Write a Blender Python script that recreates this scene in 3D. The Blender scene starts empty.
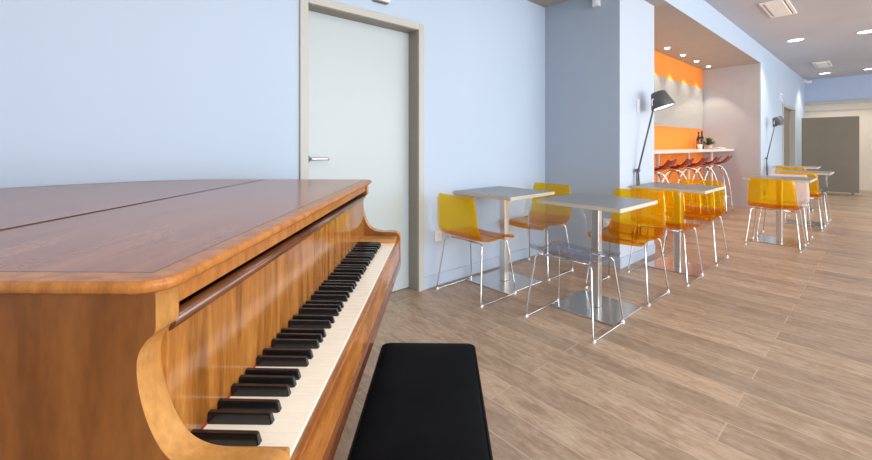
import bpy, bmesh, math, random
from mathutils import Vector, Matrix
random.seed(7)
PI = math.pi
scene = bpy.context.scene
COL = scene.collection
H = 1.18                      # eye height

# ------------------------------------------------------------------ materials
def new_mat(name):
    m = bpy.data.materials.new(name); m.use_nodes = True
    nt = m.node_tree
    b = nt.nodes['Principled BSDF']
    return m, nt, b

def plain(name, col, rough=0.5, metal=0.0, spec=0.5, noise=0.0, nscale=8.0, bump=0.0, bscale=200.0, coat=0.0):
    m, nt, b = new_mat(name)
    b.inputs['Roughness'].default_value = rough
    b.inputs['Metallic'].default_value = metal
    b.inputs['Specular IOR Level'].default_value = spec
    b.inputs['Coat Weight'].default_value = coat
    b.inputs['Coat Roughness'].default_value = 0.08
    c = (col[0], col[1], col[2], 1)
    b.inputs['Base Color'].default_value = c
    tc = nt.nodes.new('ShaderNodeTexCoord')
    n = nt.nodes.new('ShaderNodeTexNoise')
    n.inputs['Scale'].default_value = nscale; n.inputs['Detail'].default_value = 4
    nt.links.new(tc.outputs['Object'], n.inputs['Vector'])
    r = nt.nodes.new('ShaderNodeValToRGB')
    k = max(noise, 0.01)
    r.color_ramp.elements[0].position = 0.3; r.color_ramp.elements[1].position = 0.7
    r.color_ramp.elements[0].color = (col[0]*(1-k), col[1]*(1-k), col[2]*(1-k), 1)
    r.color_ramp.elements[1].color = (min(1, col[0]*(1+k)), min(1, col[1]*(1+k)), min(1, col[2]*(1+k)), 1)
    nt.links.new(n.outputs['Fac'], r.inputs['Fac'])
    nt.links.new(r.outputs['Color'], b.inputs['Base Color'])
    if bump:
        n2 = nt.nodes.new('ShaderNodeTexNoise'); n2.inputs['Scale'].default_value = bscale
        nt.links.new(tc.outputs['Object'], n2.inputs['Vector'])
        bp = nt.nodes.new('ShaderNodeBump'); bp.inputs['Strength'].default_value = bump; bp.inputs['Distance'].default_value = 0.002
        nt.links.new(n2.outputs['Fac'], bp.inputs['Height'])
        nt.links.new(bp.outputs['Normal'], b.inputs['Normal'])
    return m

def wood(name, dark, mid, light, scale, rough=0.3, coat=0.5, fine=0.35, figure=2.2, contrast=(0.3, 0.52, 0.74)):
    """grain stretched by the per-axis scale; fine pores on top"""
    m, nt, b = new_mat(name)
    tc = nt.nodes.new('ShaderNodeTexCoord')
    mp = nt.nodes.new('ShaderNodeMapping'); mp.inputs['Scale'].default_value = scale
    nt.links.new(tc.outputs['Object'], mp.inputs['Vector'])
    n = nt.nodes.new('ShaderNodeTexNoise'); n.inputs['Scale'].default_value = figure
    n.inputs['Detail'].default_value = 6; n.inputs['Distortion'].default_value = 0.6
    nt.links.new(mp.outputs['Vector'], n.inputs['Vector'])
    r = nt.nodes.new('ShaderNodeValToRGB')
    e = r.color_ramp.elements
    e[0].position = contrast[0]; e[0].color = (*dark, 1)
    e[1].position = contrast[2]; e[1].color = (*light, 1)
    k = e.new(contrast[1]); k.color = (*mid, 1)
    nt.links.new(n.outputs['Fac'], r.inputs['Fac'])
    n2 = nt.nodes.new('ShaderNodeTexNoise'); n2.inputs['Scale'].default_value = figure*9
    n2.inputs['Detail'].default_value = 3
    nt.links.new(mp.outputs['Vector'], n2.inputs['Vector'])
    mx = nt.nodes.new('ShaderNodeMix'); mx.data_type = 'RGBA'; mx.blend_type = 'OVERLAY'
    mx.inputs[0].default_value = fine
    nt.links.new(r.outputs['Color'], mx.inputs[6])
    nt.links.new(n2.outputs['Fac'], mx.inputs[7])
    nt.links.new(mx.outputs[2], b.inputs['Base Color'])
    b.inputs['Roughness'].default_value = rough
    b.inputs['Coat Weight'].default_value = coat
    b.inputs['Coat Roughness'].default_value = 0.12
    b.inputs['Specular IOR Level'].default_value = 0.26
    return m

def acrylic(name, tint, body, body_mix, gloss_min=0.03):
    """clear coloured plastic sheet: tinted transmission, a little body colour, fresnel gloss"""
    m, nt, b = new_mat(name)
    nt.nodes.remove(b)
    out = nt.nodes['Material Output']
    tr = nt.nodes.new('ShaderNodeBsdfTransparent')
    tc = nt.nodes.new('ShaderNodeTexCoord'); nz = nt.nodes.new('ShaderNodeTexNoise'); nz.inputs['Scale'].default_value = 6
    nt.links.new(tc.outputs['Object'], nz.inputs['Vector'])
    rp = nt.nodes.new('ShaderNodeValToRGB')
    rp.color_ramp.elements[0].color = (*[c*0.97 for c in tint], 1); rp.color_ramp.elements[1].color = (*tint, 1)
    nt.links.new(nz.outputs['Fac'], rp.inputs['Fac']); nt.links.new(rp.outputs['Color'], tr.inputs['Color'])
    df = nt.nodes.new('ShaderNodeBsdfDiffuse'); df.inputs['Color'].default_value = (*body, 1)
    tl = nt.nodes.new('ShaderNodeBsdfTranslucent'); tl.inputs['Color'].default_value = (*body, 1)
    md = nt.nodes.new('ShaderNodeMixShader'); md.inputs[0].default_value = 0.55
    nt.links.new(df.outputs[0], md.inputs[1]); nt.links.new(tl.outputs[0], md.inputs[2])
    m1 = nt.nodes.new('ShaderNodeMixShader'); m1.inputs[0].default_value = body_mix
    nt.links.new(tr.outputs[0], m1.inputs[1]); nt.links.new(md.outputs[0], m1.inputs[2])
    gl = nt.nodes.new('ShaderNodeBsdfGlossy'); gl.inputs['Roughness'].default_value = 0.04
    fr = nt.nodes.new('ShaderNodeFresnel'); fr.inputs['IOR'].default_value = 1.42
    m2 = nt.nodes.new('ShaderNodeMixShader')
    ge = nt.nodes.new('ShaderNodeNewGeometry')
    iv = nt.nodes.new('ShaderNodeMath'); iv.operation = 'SUBTRACT'; iv.inputs[0].default_value = 1.0
    nt.links.new(ge.outputs['Backfacing'], iv.inputs[1])
    mu = nt.nodes.new('ShaderNodeMath'); mu.operation = 'MULTIPLY'
    nt.links.new(fr.outputs[0], mu.inputs[0]); nt.links.new(iv.outputs[0], mu.inputs[1])
    nt.links.new(mu.outputs[0], m2.inputs[0])
    nt.links.new(m1.outputs[0], m2.inputs[1]); nt.links.new(gl.outputs[0], m2.inputs[2])
    nt.links.new(m2.outputs[0], out.inputs['Surface'])
    return m

def emit(name, col, strength):
    m, nt, b = new_mat(name)
    b.inputs['Base Color'].default_value = (*col, 1)
    b.inputs['Emission Color'].default_value = (*col, 1)
    b.inputs['Emission Strength'].default_value = strength
    return m

def floor_mat():
    m, nt, b = new_mat('oak_plank_floor')
    tc = nt.nodes.new('ShaderNodeTexCoord')
    mp = nt.nodes.new('ShaderNodeMapping'); mp.inputs['Rotation'].default_value = (0, 0, PI/2)
    nt.links.new(tc.outputs['Object'], mp.inputs['Vector'])
    br = nt.nodes.new('ShaderNodeTexBrick')
    br.offset = 0.37; br.offset_frequency = 2; br.squash = 1.0
    br.inputs['Color1'].default_value = (0, 0, 0, 1); br.inputs['Color2'].default_value = (1, 1, 1, 1)
    br.inputs['Mortar'].default_value = (0.5, 0.5, 0.5, 1)
    br.inputs['Scale'].default_value = 1.0; br.inputs['Mortar Size'].default_value = 0.0028
    br.inputs['Mortar Smooth'].default_value = 0.2
    br.inputs['Brick Width'].default_value = 1.22; br.inputs['Row Height'].default_value = 0.158
    nt.links.new(mp.outputs['Vector'], br.inputs['Vector'])
    # offset the grain per plank
    off = nt.nodes.new('ShaderNodeVectorMath'); off.operation = 'MULTIPLY_ADD'
    off.inputs[1].default_value = (7, 13, 3)
    nt.links.new(br.outputs['Color'], off.inputs[0]); nt.links.new(tc.outputs['Object'], off.inputs[2])
    mg = nt.nodes.new('ShaderNodeMapping'); mg.inputs['Scale'].default_value = (5, 1.3, 1)
    nt.links.new(off.outputs[0], mg.inputs['Vector'])
    n1 = nt.nodes.new('ShaderNodeTexNoise'); n1.inputs['Scale'].default_value = 4.5; n1.inputs['Detail'].default_value = 7
    n1.inputs['Distortion'].default_value = 1.0
    nt.links.new(mg.outputs['Vector'], n1.inputs['Vector'])
    n2 = nt.nodes.new('ShaderNodeTexNoise'); n2.inputs['Scale'].default_value = 26; n2.inputs['Detail'].default_value = 4
    nt.links.new(mg.outputs['Vector'], n2.inputs['Vector'])
    r = nt.nodes.new('ShaderNodeValToRGB'); e = r.color_ramp.elements
    e[0].position = 0.30; e[0].color = FLOOR_D
    e[1].position = 0.72; e[1].color = FLOOR_L
    k = e.new(0.5); k.color = FLOOR_M
    nt.links.new(n1.outputs['Fac'], r.inputs['Fac'])
    # plank tone
    pt = nt.nodes.new('ShaderNodeMapRange'); pt.inputs['To Min'].default_value = 0.78; pt.inputs['To Max'].default_value = 1.16
    nt.links.new(br.outputs['Color'], pt.inputs['Value'])
    m1 = nt.nodes.new('ShaderNodeMix'); m1.data_type = 'RGBA'; m1.blend_type = 'MULTIPLY'; m1.inputs[0].default_value = 1
    nt.links.new(r.outputs['Color'], m1.inputs[6]); nt.links.new(pt.outputs['Result'], m1.inputs[7])
    m2 = nt.nodes.new('ShaderNodeMix'); m2.data_type = 'RGBA'; m2.blend_type = 'OVERLAY'; m2.inputs[0].default_value = 0.35
    nt.links.new(m1.outputs[2], m2.inputs[6]); nt.links.new(n2.outputs['Fac'], m2.inputs[7])
    m3 = nt.nodes.new('ShaderNodeMix'); m3.data_type = 'RGBA'
    m3.inputs[7].default_value = (0.62, 0.50, 0.39, 1)
    sc = nt.nodes.new('ShaderNodeMath'); sc.operation = 'MULTIPLY'; sc.inputs[1].default_value = 0.55
    nt.links.new(br.outputs['Fac'], sc.inputs[0]); nt.links.new(sc.outputs[0], m3.inputs[0])
    nt.links.new(m2.outputs[2], m3.inputs[6])
    nt.links.new(m3.outputs[2], b.inputs['Base Color'])
    rr = nt.nodes.new('ShaderNodeMapRange'); rr.inputs['To Min'].default_value = 0.30; rr.inputs['To Max'].default_value = 0.46
    nt.links.new(n1.outputs['Fac'], rr.inputs['Value']); nt.links.new(rr.outputs['Result'], b.inputs['Roughness'])
    b.inputs['Specular IOR Level'].default_value = 0.45
    bp = nt.nodes.new('ShaderNodeBump'); bp.inputs['Strength'].default_value = 0.15; bp.inputs['Distance'].default_value = 0.003
    nt.links.new(n2.outputs['Fac'], bp.inputs['Height']); nt.links.new(bp.outputs['Normal'], b.inputs['Normal'])
    return m
FLOOR_D = (0.335, 0.225, 0.145, 1); FLOOR_M = (0.435, 0.310, 0.213, 1); FLOOR_L = (0.53, 0.395, 0.283, 1)

M = {}
M['floor'] = floor_mat()
M['wall_blue'] = plain('pale_blue_paint', (0.455, 0.555, 0.685), 0.55, noise=0.012, nscale=1.2, bump=0.05, bscale=350, spec=0.25)
M['wall_header'] = plain('pale_blue_header_paint', (0.48, 0.59, 0.73), 0.6, noise=0.012, nscale=1.2, spec=0.2)
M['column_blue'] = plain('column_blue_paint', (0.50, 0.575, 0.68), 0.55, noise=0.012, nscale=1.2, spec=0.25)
M['column_shade'] = plain('column_shaded_blue_paint', (0.40, 0.475, 0.575), 0.55, noise=0.012, nscale=1.2, spec=0.25)  # column paint darkened: shade of its left face put into the colour
M['alcove'] = plain('mauve_paint', (0.47, 0.46, 0.49), 0.6, noise=0.02, spec=0.2)
M['orange'] = plain('orange_paint', (0.95, 0.28, 0.035), 0.5, noise=0.02, spec=0.3)
M['ceiling'] = plain('grey_ceiling_paint', (0.55, 0.555, 0.60), 0.8, noise=0.05, nscale=0.8, spec=0.1)
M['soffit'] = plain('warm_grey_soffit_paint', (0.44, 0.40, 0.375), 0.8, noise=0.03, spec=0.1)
M['wall_far_blue'] = plain('dusk_blue_paint', (0.46, 0.56, 0.75), 0.6, noise=0.02, spec=0.2)
M['cream'] = plain('cream_board', (0.66, 0.60, 0.52), 0.5, noise=0.02, spec=0.3)
M['cream_dark'] = plain('grey_beige_trim', (0.50, 0.47, 0.40), 0.5, noise=0.02)
M['taupe'] = plain('taupe_board', (0.245, 0.215, 0.165), 0.5, noise=0.04, nscale=3)
M['white_wall'] = plain('white_paint', (0.78, 0.78, 0.78), 0.7)
M['base'] = plain('blue_grey_skirting', (0.43, 0.53, 0.66), 0.4, noise=0.01)
M['door'] = plain('pale_grey_door_paint', (0.47, 0.535, 0.56), 0.38, noise=0.012, nscale=2.0, bump=0.03, bscale=90)
M['frame'] = plain('greige_door_frame', (0.47, 0.475, 0.44), 0.45, noise=0.01)
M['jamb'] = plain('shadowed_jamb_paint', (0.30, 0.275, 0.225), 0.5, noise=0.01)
M['chrome'] = plain('polished_chrome', (0.68, 0.69, 0.70), 0.07, 1.0)
M['steel'] = plain('brushed_steel', (0.68, 0.68, 0.67), 0.20, 1.0, noise=0.05, nscale=40)
M['steel_pole'] = plain('brushed_steel_post', (0.70, 0.69, 0.67), 0.30, 1.0, noise=0.05, nscale=60)
M['handle'] = plain('satin_nickel', (0.68, 0.69, 0.72), 0.2, 1.0)
M['table_top'] = plain('grey_laminate', (0.265, 0.27, 0.268), 0.33, noise=0.04, nscale=60, spec=0.5)
M['table_edge'] = plain('cream_edge_band', (0.58, 0.53, 0.44), 0.4)
M['amber'] = acrylic('amber_acrylic', (1.0, 0.86, 0.16), (1.0, 0.60, 0.0), 0.28)
M['amber_seat'] = acrylic('deep_amber_acrylic', (0.96, 0.63, 0.10), (0.88, 0.31, 0.0), 0.22)
M['clear'] = acrylic('clear_acrylic', (0.955, 0.96, 0.975), (0.8, 0.82, 0.9), 0.035)
M['clear_seat'] = acrylic('clear_thick_acrylic', (0.84, 0.84, 0.89), (0.7, 0.7, 0.8), 0.05)
M['frost'] = acrylic('milky_acrylic', (0.93, 0.92, 0.93), (0.98, 0.92, 0.89), 0.65)
M['red'] = acrylic('red_orange_acrylic', (0.62, 0.10, 0.03), (0.50, 0.06, 0.02), 0.45)
M['cap'] = plain('white_plastic', (0.85, 0.85, 0.85), 0.35)
M['white_plastic'] = plain('white_switch_plastic', (0.74, 0.77, 0.82), 0.35)
M['dark_plastic'] = plain('dark_plastic', (0.03, 0.03, 0.035), 0.4)
M['lamp'] = plain('graphite_lamp_paint', (0.085, 0.085, 0.09), 0.38, noise=0.03)
M['diffuser'] = emit('white_lamp_diffuser', (1, 0.97, 0.92), 1.6)
M['downlight'] = emit('bright_downlight', (1, 0.98, 0.95), 6)
M['spot'] = emit('warm_spot', (1, 0.9, 0.72), 12)
M['vent'] = plain('white_vent', (0.92, 0.91, 0.88), 0.5)
M['counter'] = plain('pale_counter', (0.74, 0.68, 0.62), 0.35, noise=0.03)
M['leather'] = plain('black_velvet', (0.005, 0.0055, 0.007), 0.62, noise=0.35, nscale=5, bump=0.25, bscale=500, spec=0.06)
M['piping'] = plain('black_piping', (0.008, 0.008, 0.010), 0.6, spec=0.2)
M['black_wood'] = plain('black_lacquer', (0.012, 0.011, 0.011), 0.25)
M['ivory'] = plain('ivory_key', (0.96, 0.905, 0.77), 0.22, noise=0.02, nscale=30, coat=0.3)
M['ebony'] = plain('ebony_key', (0.010, 0.010, 0.011), 0.22, coat=0.3)
M['felt'] = plain('red_felt', (0.45, 0.03, 0.03), 0.9)
M['brass'] = plain('brass', (0.75, 0.55, 0.22), 0.25, 1.0)
M['lid_centre'] = wood('lid_walnut', (0.25, 0.080, 0.026), (0.32, 0.112, 0.038), (0.38, 0.145, 0.052), (9, 0.8, 3), 0.24, 0.22, 0.15, 2.4)
M['band'] = wood('crossband_veneer', (0.30, 0.105, 0.022), (0.44, 0.17, 0.040), (0.54, 0.235, 0.062), (16, 16, 5), 0.3, 0.06, 0.3, 2.4)
M['line'] = plain('dark_stringing', (0.05, 0.018, 0.008), 0.4)
M['side_wood'] = wood('side_walnut', (0.14, 0.046, 0.010), (0.215, 0.077, 0.018), (0.28, 0.108, 0.027), (4.5, 4.5, 1.3), 0.30, 0.10, 0.3, 2.0)
M['honey'] = wood('honey_walnut', (0.35, 0.155, 0.040), (0.47, 0.225, 0.064), (0.56, 0.295, 0.095), (5, 5, 3), 0.25, 0.15, 0.3, 2.0)
M['fall'] = wood('fallboard_walnut', (0.19, 0.066, 0.011), (0.37, 0.142, 0.027), (0.50, 0.22, 0.050), (4, 10, 1.1), 0.16, 0.7, 0.4, 2.6, (0.28, 0.50, 0.72))
M['rod'] = wood('dark_rod_walnut', (0.10, 0.030, 0.010), (0.18, 0.060, 0.022), (0.26, 0.095, 0.035), (5, 0.8, 5), 0.22, 0.6, 0.3, 3)
M['slip'] = wood('keyslip_walnut', (0.25, 0.08, 0.018), (0.42, 0.155, 0.036), (0.54, 0.23, 0.06), (6, 1.4, 6), 0.22, 0.2, 0.35, 3)
M['leaf'] = plain('plant_leaf', (0.075, 0.11, 0.045), 0.5, noise=0.5, nscale=50)
M['glass_dark'] = plain('dark_bottle_glass', (0.035, 0.018, 0.012), 0.12, coat=0.5)
M['bottle_label'] = plain('bottle_label_paper', (0.25, 0.10, 0.06), 0.6)
M['cup'] = plain('white_ceramic', (0.85, 0.82, 0.76), 0.3)
def mirror_mat():
    m, nt, b = new_mat('grey_mirror')
    b.inputs['Base Color'].default_value = (0.80, 0.82, 0.77, 1); b.inputs['Metallic'].default_value = 0.72
    tc = nt.nodes.new('ShaderNodeTexCoord'); n = nt.nodes.new('ShaderNodeTexNoise'); n.inputs['Scale'].default_value = 3
    nt.links.new(tc.outputs['Object'], n.inputs['Vector'])
    mr = nt.nodes.new('ShaderNodeMapRange'); mr.inputs['To Min'].default_value = 0.05; mr.inputs['To Max'].default_value = 0.06
    nt.links.new(n.outputs['Fac'], mr.inputs['Value']); nt.links.new(mr.outputs['Result'], b.inputs['Roughness'])
    return m
M['mirror'] = mirror_mat()

# ------------------------------------------------------------------ mesh helpers
def bbox(bm, x0, x1, y0, y1, z0, z1, mi=0):
    vs = [bm.verts.new((x, y, z)) for z in (z0, z1) for y in (y0, y1) for x in (x0, x1)]
    fs = []
    for q in ((0, 2, 3, 1), (4, 5, 7, 6), (0, 1, 5, 4), (2, 6, 7, 3), (0, 4, 6, 2), (1, 3, 7, 5)):
        f = bm.faces.new([vs[i] for i in q]); f.material_index = mi; fs.append(f)
    return vs, fs

def rbox(bm, x0, x1, y0, y1, z0, z1, r=0.004, seg=2, mi=0):
    """box with rounded edges, built on its own and merged in"""
    t = bmesh.new(); bbox(t, x0, x1, y0, y1, z0, z1, mi)
    bmesh.ops.bevel(t, geom=t.edges[:], offset=r, segments=seg, affect='EDGES', profile=0.5, clamp_overlap=True)
    merge(bm, t, mi)

def merge(bm, t, mi=None):
    mp = {}
    for v in t.verts: mp[v] = bm.verts.new(v.co)
    for f in t.faces:
        try:
            g = bm.faces.new([mp[v] for v in f.verts])
            g.material_index = f.material_index if mi is None else mi
            g.smooth = f.smooth
        except ValueError: pass
    t.free()

def tube(bm, pts, r, seg=8, mi=0, cap=True, closed=False):
    pts = [Vector(p) for p in pts]
    n = len(pts); rings = []
    up = None
    for i, p in enumerate(pts):
        a = pts[(i-1) % n] if (closed or i > 0) else pts[0]
        c = pts[(i+1) % n] if (closed or i < n-1) else pts[-1]
        t = (c - a).normalized()
        if up is None:
            up = Vector((0, 0, 1)) if abs(t.z) < 0.9 else Vector((1, 0, 0))
        s = t.cross(up).normalized(); up = s.cross(t).normalized()
        rr = r[i] if isinstance(r, (list, tuple)) else r
        rings.append([bm.verts.new(p + s*math.cos(2*PI*k/seg)*rr + up*math.sin(2*PI*k/seg)*rr) for k in range(seg)])
    m = n if closed else n-1
    for i in range(m):
        A, B = rings[i], rings[(i+1) % n]
        for k in range(seg):
            f = bm.faces.new((A[k], A[(k+1) % seg], B[(k+1) % seg], B[k])); f.smooth = True; f.material_index = mi
    if cap and not closed:
        f = bm.faces.new(list(reversed(rings[0]))); f.material_index = mi
        f = bm.faces.new(rings[-1]); f.material_index = mi

def lathe(bm, prof, seg=24, c=(0, 0, 0), mi=0, mat=None, cap0=True, cap1=True):
    rings = []
    mt = mat or Matrix.Translation(c)
    for r, z in prof:
        rings.append([bm.verts.new(mt @ Vector((r*math.cos(2*PI*k/seg), r*math.sin(2*PI*k/seg), z))) for k in range(seg)])
    for a, b in zip(rings, rings[1:]):
        for k in range(seg):
            f = bm.faces.new((a[k], a[(k+1) % seg], b[(k+1) % seg], b[k])); f.smooth = True; f.material_index = mi
    if cap0: bm.faces.new(list(reversed(rings[0]))).material_index = mi
    if cap1: bm.faces.new(rings[-1]).material_index = mi

def prism(bm, poly, a0, a1, fn, mi_side=0, mi_cap=0, smooth=False):
    """poly of 2D points extruded from a0 to a1; fn(u, v, a) -> 3D"""
    A = [bm.verts.new(fn(u, v, a0)) for u, v in poly]
    B = [bm.verts.new(fn(u, v, a1)) for u, v in poly]
    n = len(poly)
    for i in range(n):
        f = bm.faces.new((A[i], A[(i+1) % n], B[(i+1) % n], B[i])); f.material_index = mi_side; f.smooth = smooth
    bm.faces.new(list(reversed(A))).material_index = mi_cap
    bm.faces.new(B).material_index = mi_cap

def catmull(pts, n=6, closed=False):
    pts = [Vector(p) for p in pts]; out = []; N = len(pts)
    for i in range(N if closed else N-1):
        g = lambda j: pts[j % N] if closed else pts[max(0, min(N-1, j))]
        p0, p1, p2, p3 = g(i-1), g(i), g(i+1), g(i+2)
        for k in range(n):
            t = k/n
            out.append(0.5*((2*p1) + (p2-p0)*t + (2*p0-5*p1+4*p2-p3)*t*t + (3*p1-p0-3*p2+p3)*t**3))
    if not closed: out.append(pts[-1])
    return out

def obj(name, bm, mats, parent=None, label=None, smooth_angle=None):
    bmesh.ops.recalc_face_normals(bm, faces=bm.faces[:])
    me = bpy.data.meshes.new(name); bm.to_mesh(me); bm.free()
    for m in (mats if isinstance(mats, (list, tuple)) else [mats]): me.materials.append(m)
    o = bpy.data.objects.new(name, me); COL.objects.link(o)
    if parent is not None: o.parent = parent
    if label: o['label'] = label
    return o

def tag(o, label, cat, group=None):
    o['label'] = label; o['category'] = cat
    if group: o['group'] = group
    return o

def empty(name, loc, rz=0.0):
    e = bpy.data.objects.new(name, None); COL.objects.link(e)
    e.empty_display_size = 0.1
    e.location = loc; e.rotation_euler = (0, 0, rz)
    return e

def thing(name, label, cat, loc=(0, 0, 0), rz=0.0, group=None):
    return tag(empty(name, loc, rz), label, cat, group)

def struct(name, bm, mats, parent=None):
    o = obj(name, bm, mats, parent)
    if parent is None: o['kind'] = 'structure'
    return o

def dup(root, loc, rz, label, group=None, mats=None):
    r = root.copy(); COL.objects.link(r); r.location = loc; r.rotation_euler = (0, 0, rz)
    r['label'] = label
    if group: r['group'] = group
    for ch in list(root.children):
        c = ch.copy(); COL.objects.link(c); c.parent = r
        for g in list(ch.children):
            d = g.copy(); COL.objects.link(d); d.parent = c
    return r

def box_bm(*a, **k):
    bm = bmesh.new(); bbox(bm, *a, **k); return bm
def rbox_bm(*a, **k):
    bm = bmesh.new(); rbox(bm, *a, **k); return bm

# ------------------------------------------------------------------ room shell
YW = 2.51      # left wall plane
YC = 1.69      # column face
YH = 1.55      # hall wall / header face
XC = 3.84      # column left face
XC2 = 4.69     # column right edge
XJ = 9.43      # far jamb of the bar alcove
XF = 15.4      # far wall
ZS = 2.70      # low soffit
ZC = 3.03      # hall ceiling
XB, YR = -3.0, -5.0
DX0, DX1, DZ = 1.105, 2.03, 2.105     # door opening

struct('floor', box_bm(XB-0.2, XF+0.3, YR-0.2, 2.9, -0.1, 0.0), M['floor'])
struct('ceiling', box_bm(XB-0.2, XF+0.3, YR-0.2, YH+0.02, ZC, ZC+0.1), M['ceiling'])
struct('ceiling_soffit', box_bm(XB-0.2, XJ+0.05, YH+0.004, 2.9, ZS, ZS+0.1), M['soffit'])
struct('wall_header', box_bm(XB-0.2, XJ, YH, YH+0.004, ZS, ZC), M['wall_header'])
bm = bmesh.new()
bbox(bm, XB, DX0, YW, YW+0.16, 0, ZS); bbox(bm, DX1, XC+0.05, YW, YW+0.16, 0, ZS); bbox(bm, DX0, DX1, YW, YW+0.16, DZ, ZS)
struct('wall_left', bm, M['wall_blue'])
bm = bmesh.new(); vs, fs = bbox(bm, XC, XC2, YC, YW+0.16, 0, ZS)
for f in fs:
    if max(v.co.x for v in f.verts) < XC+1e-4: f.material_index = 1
struct('wall_column', bm, [M['column_blue'], M['column_shade']])
struct('wall_alcove', box_bm(XC2, XJ+0.05, 2.48, 2.62, 0, ZS), M['orange'])
bm = bmesh.new()
bbox(bm, XJ, XJ+0.12, YH+0.02, 2.62, 0, ZS)
struct('wall_alcove_end', bm, M['alcove'])
# hall wall beyond the alcove with the far doorway
D2X0, D2X1, D2Z = 11.75, 13.45, 2.06
bm = bmesh.new()
bbox(bm, XJ+0.0, D2X0, YH, YH+0.02, 0, ZC); bbox(bm, D2X1, XF, YH, YH+0.02, 0, ZC); bbox(bm, D2X0, D2X1, YH, YH+0.02, D2Z, ZC)
bbox(bm, XJ+0.12, D2X0, YH+0.02, YH+0.2, 0, ZC); bbox(bm, D2X1, XF, YH+0.02, YH+0.2, 0, ZC); bbox(bm, D2X0, D2X1, YH+0.02, YH+0.2, D2Z, ZC)
struct('wall_hall', bm, M['wall_header'])
# far wall: cream boards below, blue paint above
struct('wall_far', box_bm(XF, XF+0.2, YR, YH+0.2, 2.36, ZC), M['wall_far_blue'])
struct('wall_far_lower', box_bm(XF-0.02, XF+0.2, YR, YH, 0, 2.36), M['cream'])
struct('trim_1', box_bm(XF-0.06, XF+0.0, YR, YH, 2.30, 2.37), M['cream_dark'])
struct('trim_2', box_bm(XF-0.045, XF-0.01, YR, YH, 2.11, 2.14), M['cream_dark'])
struct('wall_back', box_bm(XB-0.2, XB, YR, YW+0.16, 0, ZC), M['white_wall'])
# window wall on the right, out of the photo
bm = bmesh.new()
WZ0, WZ1 = 0.25, 2.85
bbox(bm, XB, XF, YR-0.2, YR, 0, WZ0); bbox(bm, XB, XF, YR-0.2, YR, WZ1, ZC)
for x in (-3.0, 0.4, 3.8, 7.2, 10.6, 14.0):
    bbox(bm, x, x+0.35 if x < 13 else XF, YR-0.2, YR, WZ0, WZ1)
struct('wall_right', bm, M['white_wall'])

# skirtings
bm = bmesh.new()
rbox(bm, DX1+0.05, XC, YW-0.012, YW, 0, 0.10, 0.003)
struct('baseboard_left', bm, M['base'])
struct('baseboard_near', rbox_bm(XB, DX0-0.05, YW-0.012, YW, 0, 0.10, r=0.003), M['base'])
struct('baseboard_column', rbox_bm(XC-0.012, XC, YC-0.012, YW-0.012, 0, 0.10, r=0.003), M['base'])
struct('baseboard_column_front', rbox_bm(XC, XC2, YC-0.012, YC, 0, 0.10, r=0.003), M['base'])
struct('baseboard_hall', rbox_bm(XJ, D2X0-0.06, YH-0.012, YH, 0, 0.10, r=0.003), M['base'])

# near door
d1 = empty('door_1', ((DX0+DX1)/2, YW, 0)); d1['kind'] = 'structure'
ox = (DX0+DX1)/2
bm = bmesh.new(); rbox(bm, DX0-ox+0.004, DX1-ox-0.004, 0.112, 0.152, 0.006, DZ-0.004, 0.003)
leaf = struct('door_leaf', bm, M['door'], d1)
bm = bmesh.new()
w = 0.055
for (a, b_, c, d_) in ((DX0-ox-w, DX0-ox, 0, DZ+w), (DX1-ox, DX1-ox+w, 0, DZ+w), (DX0-ox, DX1-ox, DZ, DZ+w)):
    rbox(bm, a, b_, -0.018, 0.0, c, d_, 0.004)
struct('door_frame', bm, M['frame'], d1)
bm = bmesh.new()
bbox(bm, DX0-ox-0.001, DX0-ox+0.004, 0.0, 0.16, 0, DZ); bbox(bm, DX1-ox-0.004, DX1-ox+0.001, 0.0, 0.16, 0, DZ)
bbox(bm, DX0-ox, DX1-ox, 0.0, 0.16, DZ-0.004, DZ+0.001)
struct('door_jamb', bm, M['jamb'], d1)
bm = bmesh.new()
hx, hz = 1.150-ox, 1.085
mt = Matrix.Translation((hx, 0.112, hz)) @ Matrix.Rotation(PI/2, 4, 'X')
lathe(bm, [(0.026, 0), (0.026, 0.006), (0.022, 0.009), (0.011, 0.011), (0.010, 0.05)], 20, mat=mt)
tube(bm, catmull([(hx, 0.064, hz), (hx+0.01, 0.054, hz), (hx+0.04, 0.050, hz+0.001), (hx+0.09, 0.050, hz), (hx+0.132, 0.054, hz-0.002)], 5), 0.0105, 10)
struct('door_handle', bm, M['handle'], leaf)

# far double door
d2 = empty('door_2', ((D2X0+D2X1)/2, YH, 0)); d2['kind'] = 'structure'
ox2 = (D2X0+D2X1)/2; hw = (D2X1-D2X0)/2
bm = bmesh.new()
rbox(bm, -hw+0.02, -0.003, 0.09, 0.13, 0.006, D2Z-0.02, 0.003)
dl = struct('door_leaf', bm, M['taupe'], d2)
bm = bmesh.new(); rbox(bm, 0.003, hw-0.02, 0.09, 0.13, 0.006, D2Z-0.02, 0.003)
struct('door_leaf', bm, M['taupe'], d2)
bm = bmesh.new()
for (a, b_, c, e) in ((-hw-0.05, -hw+0.02, 0, D2Z+0.05), (hw-0.02, hw+0.05, 0, D2Z+0.05), (-hw, hw, D2Z-0.02, D2Z+0.05)):
    rbox(bm, a, b_, -0.02, 0.14, c, e, 0.004)
struct('door_frame', bm, M['frame'], d2)
bm = bmesh.new()
tube(bm, [(-0.06, 0.09, 1.05), (-0.06, 0.05, 1.05), (-0.16, 0.05, 1.05)], 0.009, 8)
struct('door_handle', bm, M['handle'], dl)

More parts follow.
